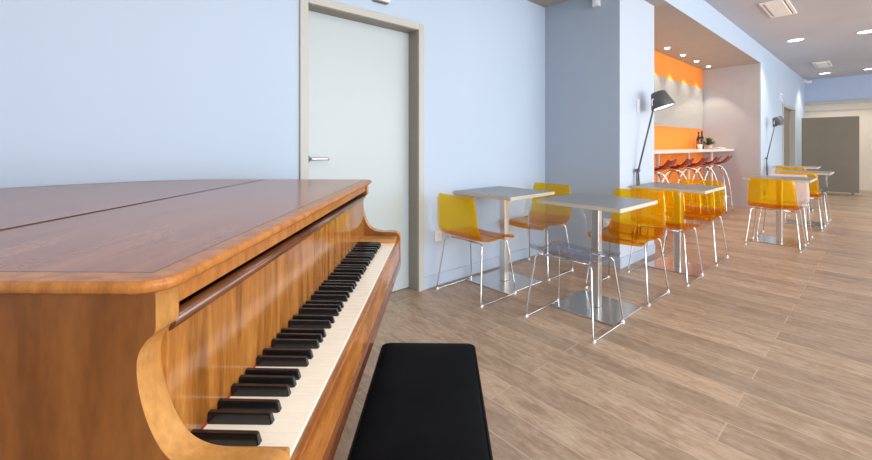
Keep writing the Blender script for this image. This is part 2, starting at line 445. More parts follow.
# ------------------------------------------------------------------ wall fittings
def plate(name, label, cat, loc, rz, w, h, knob='rocker', t=0.012):
    th = thing(name, label, cat, loc, rz)          # local +x out of the wall
    bm = bmesh.new(); rbox(bm, 0, t, -w/2, w/2, -h/2, h/2, 0.003)
    obj('cover_plate', bm, M['white_plastic'], th)
    if knob == 'rocker':
        bm = bmesh.new(); rbox(bm, t-0.002, t+0.005, -w*0.32, w*0.32, -h*0.33, h*0.33, 0.002)
        obj('rocker', bm, M['white_plastic'], th)
    elif knob == 'socket':
        bm = bmesh.new()
        lathe(bm, [(0.0195, 0.0), (0.0195, 0.002), (0.018, 0.0035), (0.004, 0.0035)], 18, mat=Matrix.Translation((t-0.001, 0, 0)) @ Matrix.Rotation(PI/2, 4, 'Y'))
        obj('socket_ring', bm, M['white_plastic'], th)
    return th
plate('wall_socket', 'white electrical socket on the blue wall beside the leftmost amber chair', 'socket', (2.245, YW, 0.415), -PI/2, 0.078, 0.085, 'socket')
plate('wall_socket', 'white electrical socket low on the shaded column face behind an amber chair', 'socket', (XC, 1.81, 0.42), PI, 0.075, 0.08, 'socket')
plate('light_switch', 'tall white switch plate high on the pale column beside the nearer lamp', 'switch', (4.25, YC, 1.58), -PI/2, 0.06, 0.135)
# motion sensor near the soffit
th = thing('motion_detector', 'small white sensor box high on the shaded column side under the ceiling', 'sensor', (XC, 1.91, 2.60), PI)
bm = bmesh.new(); rbox(bm, 0, 0.045, -0.035, 0.035, -0.05, 0.115, 0.006); obj('housing', bm, M['white_plastic'], th)
bm = bmesh.new(); rbox(bm, 0.043, 0.052, -0.022, 0.022, -0.035, 0.01, 0.004); obj('lens', bm, M['cap'], th)
# emergency light above the door
th = thing('emergency_wall_lamp', 'white emergency light box on the wall above the pale door', 'light', (1.66, YW, 2.235), -PI/2)
bm = bmesh.new(); rbox(bm, 0, 0.05, -0.07, 0.07, 0.006, 0.13, 0.006); obj('housing', bm, M['white_plastic'], th)
bm = bmesh.new(); rbox(bm, 0.004, 0.044, -0.06, 0.06, 0.0, 0.008, 0.002); obj('diffuser', bm, M['taupe'], th)
# exit pictogram plate beyond, small camera in the corner
th = thing('exit_sign', 'small pale sign plate above the far double doorway', 'sign', (11.5, YH, 2.235), -PI/2)
bm = bmesh.new(); rbox(bm, 0, 0.02, -0.13, 0.13, -0.08, 0.08, 0.004); obj('plate', bm, M['cap'], th)
bm = bmesh.new()
rbox(bm, 0.019, 0.022, -0.10, -0.02, -0.05, 0.05, 0.001); rbox(bm, 0.019, 0.022, 0.03, 0.09, -0.05, 0.05, 0.001)
obj('pictogram', bm, M['wall_far_blue'], th)
th = thing('security_camera', 'tiny white camera in the far corner under the ceiling', 'camera', (15.2, YH, 2.97), -PI/2)
bm = bmesh.new(); rbox(bm, 0, 0.05, -0.04, 0.04, -0.04, 0.05, 0.006); obj('bracket', bm, M['cap'], th)
bm = bmesh.new(); lathe(bm, [(0.03, 0), (0.04, 0.02), (0.04, 0.11), (0.03, 0.12)], 14, mat=Matrix.Translation((0.045, 0, -0.03)) @ Matrix.Rotation(PI/2, 4, 'Y')); obj('camera_body', bm, M['cap'], th)

# ------------------------------------------------------------------ ceiling fittings
def vent(loc, label, sx=0.84, sy=0.28):
    th = thing('ceiling_vent', label, 'vent', loc, 0, 'rectangular vents in the grey ceiling')
    bm = bmesh.new()
    h, k = sx/2, sy/2
    for a in ((-h, h, -k, -k+0.03), (-h, h, k-0.03, k), (-h, -h+0.03, -k+0.03, k-0.03), (h-0.03, h, -k+0.03, k-0.03)):
        rbox(bm, a[0], a[1], a[2], a[3], -0.016, 0, 0.003)
    obj('frame', bm, M['vent'], th)
    bm = bmesh.new()
    rbox(bm, -h+0.05, h-0.05, -k+0.05, k-0.05, -0.026, -0.006, 0.004)
    obj('panel', bm, M['vent'], th)
    bm = bmesh.new(); bbox(bm, -h+0.03, h-0.03, -k+0.03, k-0.03, -0.004, 0)
    obj('backing', bm, M['cream_dark'], th)
    return th
vent((7.05, 0.97, ZC), 'large white rectangular vent in the ceiling, nearest the camera')
vent((12.7, 0.98, ZC), 'smaller looking white rectangular vent in the ceiling, farther down the hall')
DL = None
for loc, lab in (((9.4, 1.07, ZC), 'bright round downlight in the hall ceiling beyond the nearer vent'),
                 ((9.56, 0.22, ZC), 'bright round downlight in the hall ceiling at the right picture edge, nearer one'),
                 ((14.3, 1.06, ZC), 'bright round downlight just beyond the farther ceiling vent'),
                 ((14.3, 0.28, ZC), 'bright round downlight at the right picture edge near the far wall')):
    if DL is None:
        DL = thing('downlight', lab, 'light', loc, 0, 'round downlights in the hall ceiling')
        bm = bmesh.new(); lathe(bm, [(0.10, 0), (0.12, 0), (0.12, -0.008), (0.11, -0.014), (0.10, -0.008), (0.10, 0)], 28, cap0=False, cap1=False); obj('trim_ring', bm, M['vent'], DL)
        bm = bmesh.new(); lathe(bm, [(0.10, -0.001), (0.10, -0.007), (0.05, -0.010)], 28); obj('lens', bm, M['downlight'], DL)
    else:
        dup(DL, loc, 0, lab)
SP = None
for i, x in enumerate((6.85, 7.58, 8.31, 9.04)):
    lab = ['leftmost small warm spotlight in the bar soffit', 'second from left small warm spotlight in the bar soffit',
           'third from left small warm spotlight in the bar soffit', 'rightmost small warm spotlight in the bar soffit, nearest the mauve wall'][i]
    if SP is None:
        SP = thing('spotlight', lab, 'light', (x, 2.28, ZS), 0, 'warm spotlights over the bar')
        bm = bmesh.new(); lathe(bm, [(0.032, 0), (0.048, 0), (0.048, -0.004), (0.040, -0.007), (0.032, -0.003), (0.032, 0)], 20, cap0=False, cap1=False); obj('trim_ring', bm, M['vent'], SP)
        bm = bmesh.new(); lathe(bm, [(0.032, -0.0005), (0.032, -0.006), (0.026, -0.018), (0.010, -0.024)], 20); obj('lens', bm, M['spot'], SP)
    else:
        dup(SP, (x, 2.28, ZS), 0, lab)

# ------------------------------------------------------------------ bar alcove
tag(obj('wall_mirror', rbox_bm(XC2+0.03, XJ-0.02, 2.466, 2.48, 1.495, 2.31, r=0.002), M['mirror']), 'wide grey mirror set in the orange wall above the bar', 'mirror')
bc = thing('bar_counter', 'long pale bar counter on slim white posts along the orange wall', 'counter', ((XC2+XJ)/2, 2.22, 0))
cx = (XC2+XJ)/2
obj('worktop', rbox_bm(XC2+0.02-cx, XJ-cx-0.002, 1.96-2.22, 2.478-2.22, 1.065, 1.105, r=0.004), M['counter'], bc)
for x in (6.45, 7.82, 9.2):
    bm = bmesh.new(); lathe(bm, [(0.045, 0), (0.045, 0.008), (0.022, 0.014), (0.022, 1.05), (0.04, 1.055), (0.04, 1.065)], 16, c=(x-cx, 2.27-2.22, 0)); obj('post', bm, M['cap'], bc)

# bar stool
def make_stool(loc, label, kz=1.11):
    t = thing('bar_stool', label, 'stool', loc, 0, 'red bar stools along the counter')   # faces +y
    bm = bmesh.new()
    prof = [(0.155, 0.755), (0.12, 0.765), (0.05, 0.762), (-0.04, 0.765), (-0.11, 0.785), (-0.165, 0.83), (-0.20, 0.885)]
    prof = catmull([(a, b, 0) for a, b in prof], 4)
    NU = 9; grid = []
    for j, p in enumerate(prof):
        row = []
        f = j/(len(prof)-1)
        hwid = 0.185 if f < 0.6 else 0.185-0.05*((f-0.6)/0.4)**2
        if f < 0.15: hwid = 0.15+0.035*(f/0.15)
        for i in range(NU):
            u = -1+2*i/(NU-1)
            row.append(Vector((u*hwid, p[0], p[1]*kz+0.030*u*u*(1-f*0.5))))
        grid.append(row)
    shell_from_grid(bm, grid, 0.012)
    obj('seat', bm, M['red'], t)
    for sx in (-1, 1):
        for sy in (-1, 1):
            bm = bmesh.new()
            p = catmull([(sx*0.03, sy*0.03, 0.735), (sx*0.075, sy*0.075, 0.70), (sx*0.125, sy*0.125, 0.58), (sx*0.165, sy*0.165, 0.36), (sx*0.19, sy*0.19, 0.012)], 5)
            tube(bm, [(q.x, q.y, 0.012+(q.z-0.012)*kz) for q in p], 0.010, 8); obj('leg', bm, M['chrome'], t)
    bm = bmesh.new(); k = 0.172
    tube(bm, catmull([(k, k, 0.30), (0, k*1.2, 0.30), (-k, k, 0.30), (-k*1.2, 0, 0.30), (-k, -k, 0.30), (0, -k*1.2, 0.30), (k, -k, 0.30), (k*1.2, 0, 0.30)], 3, True), 0.008, 8, closed=True)
    obj('footrest', bm, M['chrome'], t)
    bm = bmesh.new(); lathe(bm, [(0.075, 0.747*kz), (0.075, 0.734*kz), (0.05, 0.725*kz)], 18); obj('seat_plate', bm, M['chrome'], t)
    return t

def shell_from_grid(bm, grid, thick, skip=()):
    """thin sheet with thickness from a grid of points; skip names the borders left open"""
    R, C = len(grid), len(grid[0])
    nrm = []
    for j in range(R):
        row = []
        for i in range(C):
            a = grid[min(R-1, j+1)][i]-grid[max(0, j-1)][i]; b = grid[j][min(C-1, i+1)]-grid[j][max(0, i-1)]
            row.append(a.cross(b).normalized())
        nrm.append(row)
    A = [[bm.verts.new(grid[j][i]+nrm[j][i]*thick/2) for i in range(C)] for j in range(R)]
    B = [[bm.verts.new(grid[j][i]-nrm[j][i]*thick/2) for i in range(C)] for j in range(R)]
    def q(*v):
        f = bm.faces.new(v); f.smooth = True
    for j in range(R-1):
        for i in range(C-1):
            q(A[j][i], A[j][i+1], A[j+1][i+1], A[j+1][i]); q(B[j][i], B[j+1][i], B[j+1][i+1], B[j][i+1])
    def rim(a, b, c, d):
        f = bm.faces.new((a, b, c, d)); f.smooth = False
    for j in range(R-1):
        rim(A[j][0], A[j+1][0], B[j+1][0], B[j][0]); rim(A[j][C-1], B[j][C-1], B[j+1][C-1], A[j+1][C-1])
    for i in range(C-1):
        if 'first' not in skip: rim(A[0][i], B[0][i], B[0][i+1], A[0][i+1])
        if 'last' not in skip: rim(A[R-1][i], A[R-1][i+1], B[R-1][i+1], B[R-1][i])

st_labels = ['leftmost red bar stool, partly hidden by the pale column', 'second red bar stool from the pale column',
             'middle red bar stool of the five at the counter', 'second red bar stool from the mauve end wall', 'rightmost red bar stool, nearest the mauve end wall']
ST = None
for i, x in enumerate((5.6, 6.3, 7.0, 7.7, 8.4)):
    if ST is None: ST = make_stool((x, 2.0, 0), st_labels[i])
    else: dup(ST, (x, 2.0, 0), 0, st_labels[i])

# things on the bar
def bottle(loc, label, s=1.0, mat='glass_dark'):
    t = thing('bottle', label, 'bottle', loc)
    bm = bmesh.new(); lathe(bm, [(0.034*s, 0), (0.037*s, 0.006), (0.037*s, 0.19*s), (0.030*s, 0.225*s), (0.015*s, 0.25*s), (0.014*s, 0.30*s)], 18); obj('glass_body', bm, M[mat], t)
    bm = bmesh.new(); lathe(bm, [(0.0375*s, 0.06*s), (0.0378*s, 0.061*s), (0.0378*s, 0.15*s), (0.0375*s, 0.151*s)], 18, cap0=False, cap1=False); obj('paper_label', bm, M['bottle_label'], t)
    bm = bmesh.new(); lathe(bm, [(0.016*s, 0.30*s), (0.016*s, 0.335*s), (0.012*s, 0.338*s)], 14); obj('cap', bm, M['dark_plastic'], t)
ZT = 1.105
bottle((8.50, 2.30, ZT), 'dark bottle standing on the bar in front of the orange wall', 0.95)
bottle((8.92, 2.36, ZT), 'dark bottle on the bar at the mirror corner behind the plant', 1.0)
t = thing('potted_plant', 'small bushy green plant in a white pot on the bar', 'plant', (8.74, 2.20, ZT))
bm = bmesh.new(); lathe(bm, [(0.045, 0), (0.06, 0.06), (0.062, 0.065), (0.055, 0.066), (0.053, 0.058)], 18); obj('pot', bm, M['cup'], t)
bm = bmesh.new()
for i in range(150):
    a = random.uniform(0, 2*PI); e = random.uniform(-0.15, 1.45); L = random.uniform(0.07, 0.15)
    d = Vector((math.cos(a)*math.cos(e), math.sin(a)*math.cos(e), math.sin(e)*0.9))
    b0 = Vector((0, 0, 0.065)); c = b0+d*L
    s = d.cross(Vector((0, 0, 1))).normalized()*0.014
    v = [bm.verts.new(p) for p in (b0+d*L*0.35, c+s, c+d*0.03, c-s)]
    bm.faces.new(v)
obj('foliage', bm, M['leaf'], t)
t = thing('cup', 'small white cup on the bar below the dark bottle', 'cup', (8.28, 2.22, ZT))
bm = bmesh.new(); lathe(bm, [(0.028, 0), (0.034, 0.01), (0.04, 0.085), (0.036, 0.085), (0.031, 0.012)], 18); obj('cup_body', bm, M['cup'], t)
bm = bmesh.new(); tube(bm, catmull([(0.036, 0, 0.07), (0.06, 0, 0.065), (0.06, 0, 0.035), (0.034, 0, 0.025)], 4), 0.005, 6); obj('handle', bm, M['cup'], t)
bm = bmesh.new()
g = [[Vector((-0.1+0.2*i/8, -0.08+0.16*j/8, 0.012+0.018*math.exp(-((i-4)**2+(j-4)**2)/9)+0.003*math.sin(i*2+j))) for i in range(9)] for j in range(9)]
shell_from_grid(bm, g, 0.016)
o = obj('napkin', bm, M['cup']); o.location = (8.9, 2.08, ZT); tag(o, 'crumpled white napkin on the bar right of the plant', 'napkin')

# ------------------------------------------------------------------ cafe chairs
def chair_grid():
    prof = [(0.225, 0.425), (0.205, 0.447), (0.15, 0.456), (0.05, 0.450), (-0.06, 0.446), (-0.135, 0.452), (-0.185, 0.480), (-0.212, 0.53), (-0.227, 0.59), (-0.239, 0.665), (-0.250, 0.735), (-0.257, 0.797)]
    p = catmull([(a, b, 0) for a, b in prof], 4)
    NU = 13; grid = []
    n = len(p)
    for j, q in enumerate(p):
        z = q[1]; back = max(0, (z-0.5)/0.297)
        hwid = 0.222 if z < 0.5 else 0.222-0.022*back
        if j < 4: hwid = 0.205+0.017*(j/4)
        if j > n-4: hwid -= 0.006*(j-(n-4))**1.5*0.5
        row = []
        for i in range(NU):
            u = -1+2*i/(NU-1)
            dx = 0.030*u*u*back                          # back wraps forward at its sides
            dz = 0.012*u*u*(1-min(1, back*3))            # seat dishes slightly
            row.append(Vector((q[0]+dx, u*hwid, z+dz)))
        grid.append(row)
    return grid
def make_chair(mat, seat_mat, name, loc, rz, label, group):
    t = thing(name, label, 'chair', loc, rz, group)                              # local +x is where the sitter looks
    g = chair_grid(); k = 26
    bm = bmesh.new(); shell_from_grid(bm, g[:k+1], 0.010, ('last',)); obj('seat', bm, M[seat_mat], t)
    bm = bmesh.new(); shell_from_grid(bm, g[k:], 0.010, ('first',)); obj('backrest', bm, M[mat], t)
    r = 0.0058
    for s in (-1, 1):
        bm = bmesh.new()
        yo, yi = 0.242*s, 0.192*s
        pts = [(-0.125, yi*0.8, 0.435), (-0.14, yi, 0.433), (-0.152, yi+0.008*s, 0.415), (-0.205, yo-0.003*s, 0.04), (-0.212, yo, 0.016), (-0.195, yo, 0.0085),
               (0.185, yo, 0.0085), (0.203, yo, 0.016), (0.20, yo-0.003*s, 0.04), (0.148, yi+0.008*s, 0.415), (0.138, yi, 0.434), (0.125, yi*0.8, 0.436)]
        tube(bm, pts, r, 8); leg = obj('sled_leg', bm, M['chrome'], t)
        for fx in (-0.200, 0.192):
            bm = bmesh.new(); rbox(bm, fx-0.013, fx+0.013, yo-0.009, yo+0.009, 0.0, 0.018, 0.004)
            obj('foot_cap', bm, M['cap'], leg)
    for bx, bz in ((-0.125, 0.435), (0.125, 0.436)):
        bm = bmesh.new(); tube(bm, [(bx, -0.152, bz), (bx, 0.152, bz)], 0.007, 8); obj('cross_bar', bm, M['chrome'], t)
    return t
GA = 'amber chairs at the cafe tables'; GC = 'clear chairs at the cafe tables'
CH = [
 ('amber', 2.375, 2.195, 0, 'leftmost amber plastic chair, against the pale wall beside the white socket'),
 ('amber', 3.235, 2.195, PI, 'amber plastic chair in the wall corner at the back table, facing left'),
 ('amber', 3.30, 1.40, PI, 'amber plastic chair in front of the pale column at the front table'),
 ('amber', 3.985, 1.345, 0, 'amber plastic chair tucked under the left side of the table before the bar'),
 ('amber', 4.83, 1.345, PI, 'amber plastic chair right of the table before the bar stools'),
 ('amber', 6.09, 0.87, 0, 'amber plastic chair with its back to us at the fourth table, by the farther lamp'),
 ('amber', 7.78, 0.83, 0, 'amber plastic chair mostly hidden behind the milky chair, at the fifth table'),
 ('amber', 9.52, 1.12, 0, 'farthest amber plastic chair, only its back top showing above the fifth table'),
]
AM = None
for m, x, y, rz, lab in CH:
    if AM is None: AM = make_chair('amber', 'amber_seat', 'cafe_chair', (x, y, 0), rz, lab, GA)
    else: dup(AM, (x, y, 0), rz, lab)
CL = make_chair('clear', 'clear_seat', 'cafe_chair', (2.485, 1.40, 0), 0, 'clear colourless plastic chair at the left of the front table', GC)
make_chair('frost', 'frost', 'cafe_chair', (6.70, 0.87, 0), PI, 'milky white plastic chair at the far side of the fourth table', 'milky chair at the fourth table')
dup(CL, (8.52, 0.83, 0), PI, 'clear colourless plastic chair at the far side of the fifth table')

# ------------------------------------------------------------------ cafe tables
def make_table(loc, label):
    t = thing('cafe_table', label, 'table', loc, 0, 'square cafe tables')
    hx, hy = 0.305, 0.305
    bm = bmesh.new(); bbox(bm, -hx, hx, -hy, hy, 0.756, 0.782)
    bmesh.ops.bevel(bm, geom=[e for e in bm.edges], offset=0.002, segments=2, affect='EDGES')
    for f in bm.faces: f.material_index = 0 if abs(f.normal.z) > 0.5 else 1
    bmesh.ops.recalc_face_normals(bm, faces=bm.faces[:])
    for f in bm.faces: f.material_index = 0 if abs(f.normal.z) > 0.5 else 1
    obj('table_top', bm, [M['table_top'], M['table_edge']], t)
    bm = bmesh.new(); rbox(bm, -0.029, 0.029, -0.029, 0.029, 0.012, 0.750, 0.006, 3); obj('pole', bm, M['steel_pole'], t)
    bm = bmesh.new(); rbox(bm, -0.228, 0.228, -0.228, 0.228, 0.0, 0.012, 0.003); obj('base_plate', bm, M['steel'], t)
    bm = bmesh.new(); rbox(bm, -0.13, 0.13, -0.13, 0.13, 0.748, 0.756, 0.002); obj('mounting_plate', bm, M['dark_plastic'], t)
    return t
TB = None
for x, y, lab in ((2.735, 2.195, 'grey topped cafe table against the pale wall, nearest the door'),
                  (2.80, 1.40, 'grey topped cafe table in front with the clear chair at its left'),
                  (4.33, 1.345, 'grey topped cafe table standing before the bar stools'),
                  (6.37, 0.87, 'fourth cafe table, in front of the farther lamp, milky chair behind it'),
                  (8.14, 0.83, 'fifth cafe table, seen just beyond the milky chair'),
                  (9.95, 1.12, 'farthest cafe table, its edge just showing beyond the fifth table')):
    if TB is None: TB = make_table((x, y, 0), lab)
    else: dup(TB, (x, y, 0), 0, lab)

# ------------------------------------------------------------------ floor lamps
def make_lamp(loc, label):
    t = thing('wall_lamp', label, 'lamp', loc, 0, 'long graphite wall lamps')        # wall behind at local +y 0.035; arm leans out
    R = Matrix.Rotation(math.radians(-40), 4, 'Z')
    r = lambda x, y, z: R @ Vector((x, y, z))
    bm = bmesh.new(); rbox(bm, -0.06, 0.06, 0.015, 0.035, 0.22, 0.32, 0.004); obj('wall_bracket', bm, M['lamp'], t)
    for s in (-1, 1):
        bm = bmesh.new()
        tube(bm, catmull([(s*0.036, 0.02, 0.27), (s*0.036, -0.004, 0.275), (s*0.035, -0.012, 0.32), (s*0.030, -0.010, 0.60), (s*0.024, -0.004, 0.80), (s*0.012, 0.0, 0.925)], 5), 0.0085, 8)
        obj('lower_rod', bm, M['lamp'], t)
    bm = bmesh.new(); tube(bm, [r(0.0, 0, 0.90), r(0.168, 0, 1.575)], 0.0085, 10); obj('upper_rod', bm, M['lamp'], t)
    bm = bmesh.new(); lathe(bm, [(0.018, -0.022), (0.018, 0.022)], 16, mat=Matrix.Translation((0, 0, 0.925)) @ Matrix.Rotation(PI/2, 4, 'Y')); obj('joint', bm, M['lamp'], t)
    bm = bmesh.new()
    tube(bm, [r(0.166+math.cos(2*PI*k/18)*0.022, 0, 1.605+math.sin(2*PI*k/18)*0.042) for k in range(18)], 0.0045, 6, closed=True); obj('swivel_ring', bm, M['chrome'], t)
    mt = R @ Matrix.Translation((0.262, 0, 1.555)) @ Matrix.Rotation(math.radians(-13), 4, 'Y') @ Matrix.Rotation(math.radians(-12), 4, 'X')
    bm = bmesh.new()
    lathe(bm, [(0.108, 0.0), (0.111, 0.004), (0.068, 0.158), (0.060, 0.167), (0.02, 0.170)], 32, mat=mt, cap0=False)
    lathe(bm, [(0.108, 0.0), (0.066, 0.153)], 32, mat=mt, cap0=False, cap1=False)
    sh = obj('lamp_shade', bm, M['lamp'], t)
    bm = bmesh.new(); lathe(bm, [(0.105, 0.008), (0.103, 0.012)], 32, mat=mt); obj('diffuser', bm, M['diffuser'], sh)
    return t
LP = make_lamp((4.165, YC-0.035, 0), 'long graphite lamp fixed to the pale column, nearer of the two lamps')
dup(LP, (9.72, YH-0.035, 0), 0, 'long graphite lamp fixed beside the bar alcove, farther of the two lamps')

# ------------------------------------------------------------------ far partition board
pb = thing('partition_board', 'tall taupe board standing in front of the cream far wall', 'partition', (13.85, 0.945, 0))
obj('panel', rbox_bm(-0.02, 0.02, -0.51, 0.51, 0.03, 1.87, r=0.004), M['taupe'], pb)
for y in (-0.4, 0.4):
    obj('foot', rbox_bm(-0.16, 0.16, y-0.02, y+0.02, 0.0, 0.03, r=0.004), M['taupe'], pb)

# ------------------------------------------------------------------ piano (local lx to the player, ly along the keyboard away from us)
PA = math.radians(-42.58)
PX, PY = -1.10, 1.30                                      # base centre in piano axes measured from below the camera
ca, sa = math.cos(PA), math.sin(PA)
piano = thing('grand_piano', 'honey brown walnut grand piano with closed lid and open keyboard', 'piano', (PX*ca-PY*sa, PX*sa+PY*ca, 0), PA)
def L(lx, ly, z): return (lx-PX, ly-PY, z)
Y0, Y1 = 0.530, 2.062                                     # case bass side, treble side
def outline(y0, y1, ext, front):
    bent = [(-0.95, y1), (-1.16, y1-0.005), (-1.36, y1-0.045), (-1.52, y1-0.13), (-1.66, y1-0.245), (-1.79, y1-0.39), (-1.90, y1-0.55), (-2.0, y1-0.75), (-2.07, y1-0.95), (-2.10, y1-1.13),
            (-2.085, y0+0.20), (-2.03, y0+0.075), (-1.95, y0+0.012), (-1.85, y0)]
    c = catmull([(a, b, 0) for a, b in bent], 4)
    return [(front, y0), (front, y1)] + [(p[0], p[1]) for p in c]
# body
bm = bmesh.new()
prism(bm, outline(Y0, Y1, 0, -0.47), 0.62, 0.982, lambda u, v, a: L(u, v, a))
obj('case', bm, M['side_wood'], piano)
# cheeks with the S-shaped arms
S = [(-0.386, 0.982), (-0.3855, 0.955), (-0.3865, 0.929), (-0.398, 0.917), (-0.4085, 0.900), (-0.4115, 0.878), (-0.4085, 0.850), (-0.401, 0.820),
     (-0.389, 0.790), (-0.371, 0.763), (-0.343, 0.7465), (-0.305, 0.7405), (-0.265, 0.740), (-0.238, 0.738), (-0.2245, 0.729), (-0.2185, 0.712), (-0.2175, 0.69)]
Sc = catmull([(a, b, 0) for a, b in S], 7)
prof = [(p[0], p[1]) for p in Sc] + [(-0.2175, 0.56), (-0.47, 0.56), (-0.47, 0.982)]
for (a0, a1) in ((Y0, Y0+0.047), (Y1-0.047, Y1)):
    bm = bmesh.new()
    prism(bm, prof, a0, a1, lambda u, v, a: L(u, a, v), 1, 0, True)  # edge faces in lighter wood than the sides, standing in for light on them
    bmesh.ops.split_edges(bm, edges=[e for e in bm.edges if abs(e.verts[0].co.y-e.verts[1].co.y) < 1e-6])
    obj('cheek', bm, [M['side_wood'], M['honey']], piano)
# key blocks
KY0, KY1, KZ = 0.607, 1.927, 0.705
for a0, a1 in ((Y0+0.047, KY0-0.001), (KY1+0.001, Y1-0.047)):
    bm = bmesh.new(); rbox(bm, *[-0.43-PX, -0.232-PX], a0-PY, a1-PY, 0.62, 0.722, 0.004); obj('key_block', bm, M['honey'], piano)
# keybed + key slip + lower moulding
obj('key_bed', box_bm(-0.47-PX, -0.236-PX, Y0+0.047-PY, Y1-0.047-PY, 0.565, 0.64), M['side_wood'], piano)
bm = bmesh.new(); rbox(bm, -0.2335-PX, -0.2195-PX, Y0+0.047-PY, Y1-0.047-PY, 0.604, 0.700, 0.003); obj('key_slip', bm, M['slip'], piano)
bm = bmesh.new(); rbox(bm, -0.236-PX, -0.2145-PX, Y0+0.047-PY, Y1-0.047-PY, 0.560, 0.602, 0.006); obj('lower_moulding', bm, M['rod'], piano)
# fallboard, its rounded top rod, and the rail under the lid
bm = bmesh.new(); rbox(bm, -0.43-PX, -0.402-PX, Y0+0.047-PY, Y1-0.047-PY, 0.708, 0.918, 0.002); fb = obj('fallboard', bm, M['fall'], piano)
bm = bmesh.new(); tube(bm, [L(-0.4035, Y0+0.049, 0.920), L(-0.4035, Y1-0.049, 0.920)], 0.0125, 14); obj('top_rod', bm, M['rod'], fb)
bm = bmesh.new(); rbox(bm, -0.45-PX, -0.391-PX, Y0+0.047-PY, Y1-0.047-PY, 0.947, 0.982, 0.002); obj('front_rail', bm, M['band'], piano)
bm = bmesh.new(); bbox(bm, -0.47-PX, -0.44-PX, Y0+0.047-PY, Y1-0.047-PY, 0.70, 0.95); obj('action_board', bm, M['line'], piano)
bm = bmesh.new(); bbox(bm, -0.4035-PX, -0.4008-PX, KY0-PY, KY1-PY, 0.690, 0.7085); obj('key_felt', bm, M['felt'], piano)

# lid: outer crossband ring, dark stringing, walnut centre
def lid(name, pts, hinge_x):
    """closed outline; the edge lying on hinge_x gets no band"""
    n = len(pts); P = [Vector((a, b)) for a, b in pts]
    area = sum(P[i].x*P[(i+1) % n].y-P[(i+1) % n].x*P[i].y for i in range(n))
    sg = 1 if area > 0 else -1
    def off(d):
        out = []
        for i in range(n):
            e0 = (P[i]-P[i-1]).normalized(); e1 = (P[(i+1) % n]-P[i]).normalized()
            n0 = Vector((-e0.y, e0.x))*sg; n1 = Vector((-e1.y, e1.x))*sg
            if abs(P[i].x-hinge_x) < 1e-6:
                out.append(Vector((P[i].x, P[i].y + (d if P[i].y < 1.2 else -d)))); continue
            m = (n0+n1).normalized(); c = max(0.4, m.dot(n0))
            out.append(P[i]+m*d/c)
        return out
    bm = bmesh.new()
    zt, zb = 1.0, 0.983
    prof = [(0.004, zb), (0.0, zb+0.004), (0.0, zt-0.006), (0.002, zt-0.002), (0.006, zt), (0.042, zt), (0.0445, zt)]
    rings = [[bm.verts.new(L(q.x, q.y, z)) for q in off(d)] for d, z in prof]
    for r, (a, b) in enumerate(zip(rings, rings[1:])):
        for i in range(n):
            j = (i+1) % n
            if abs(P[i].x-hinge_x) < 1e-6 and abs(P[j].x-hinge_x) < 1e-6 and r >= 4: continue
            f = bm.faces.new((a[i], a[j], b[j], b[i])); f.material_index = 1 if r == 5 else 0; f.smooth = r < 4
    bm.faces.new(rings[-1]).material_index = 2
    bm.faces.new(list(reversed(rings[0]))).material_index = 2
    return obj(name, bm, [M['band'], M['line'], M['lid_centre']], piano)
def arc(cx_, cy_, r, a0, a1, n=8):
    return [(cx_+r*math.cos(math.radians(a0+(a1-a0)*k/n)), cy_+r*math.sin(math.radians(a0+(a1-a0)*k/n))) for k in range(n+1)]
lx1, ly0, ly1, hg, rc = -0.366, 0.515, 2.085, -0.930, 0.046
lid('lid_front_flap', [(hg, ly0)] + arc(lx1-rc, ly0+rc, rc, -90, 0) + arc(lx1-rc, ly1-rc, rc, 0, 90) + [(hg, ly1)], hg)
ol = outline(ly0, ly1, 0, hg-0.004)
ol = [ol[0], ol[1]] + [(a, b) for a, b in ol[2:] if a < hg-0.03]
lid('lid', ol, hg-0.004)
bm = bmesh.new(); tube(bm, [L(hg-0.002, ly0+0.006, 0.9975), L(hg-0.002, ly1-0.006, 0.9965)], 0.005, 8); obj('lid_hinge', bm, M['line'], piano)

# keys: A0 .. C8
KF, KB = -0.2345, -0.4035
pitch = (KY1-KY0)/52
names = 'ABCDEFG'
whites = [names[i % 7] for i in range(52)]
def key_white(i):
    bm = bmesh.new()
    rbox(bm, KB-PX, KF-PX, KY0+i*pitch+0.00025-PY, KY0+(i+1)*pitch-0.00025-PY, 0.682, KZ, 0.0008, 2)
    obj('white_key', bm, M['ivory'], piano)
def key_black(yc):
    bm = bmesh.new(); w0, w1 = 0.0074, 0.0056
    z0, z1 = KZ-0.002, KZ+0.0185
    xf, xb = -0.2900, KB
    base = [(xb, yc-w0, z0), (xf, yc-w0, z0), (xf, yc+w0, z0), (xb, yc+w0, z0)]
    top = [(xb, yc-w1, z1), (xf-0.005, yc-w1, z1-0.001), (xf-0.005, yc+w1, z1-0.001), (xb, yc+w1, z1)]
    A = [bm.verts.new(L(*p)) for p in base]; B = [bm.verts.new(L(*p)) for p in top]
    for k in range(4): bm.faces.new((A[k], A[(k+1) % 4], B[(k+1) % 4], B[k]))
    bm.faces.new(list(reversed(A))); bm.faces.new(B)
    bmesh.ops.bevel(bm, geom=bm.edges[:], offset=0.002, segments=2, affect='EDGES')
    for f in bm.faces: f.smooth = False
    obj('black_key', bm, M['ebony'], piano)
for i in range(52): key_white(i)
shift = {'A': 0.0, 'C': -0.0025, 'D': 0.0025, 'F': -0.003, 'G': 0.0}
for i in range(51):
    if whites[i] in shift: key_black(KY0+(i+1)*pitch+shift[whites[i]])

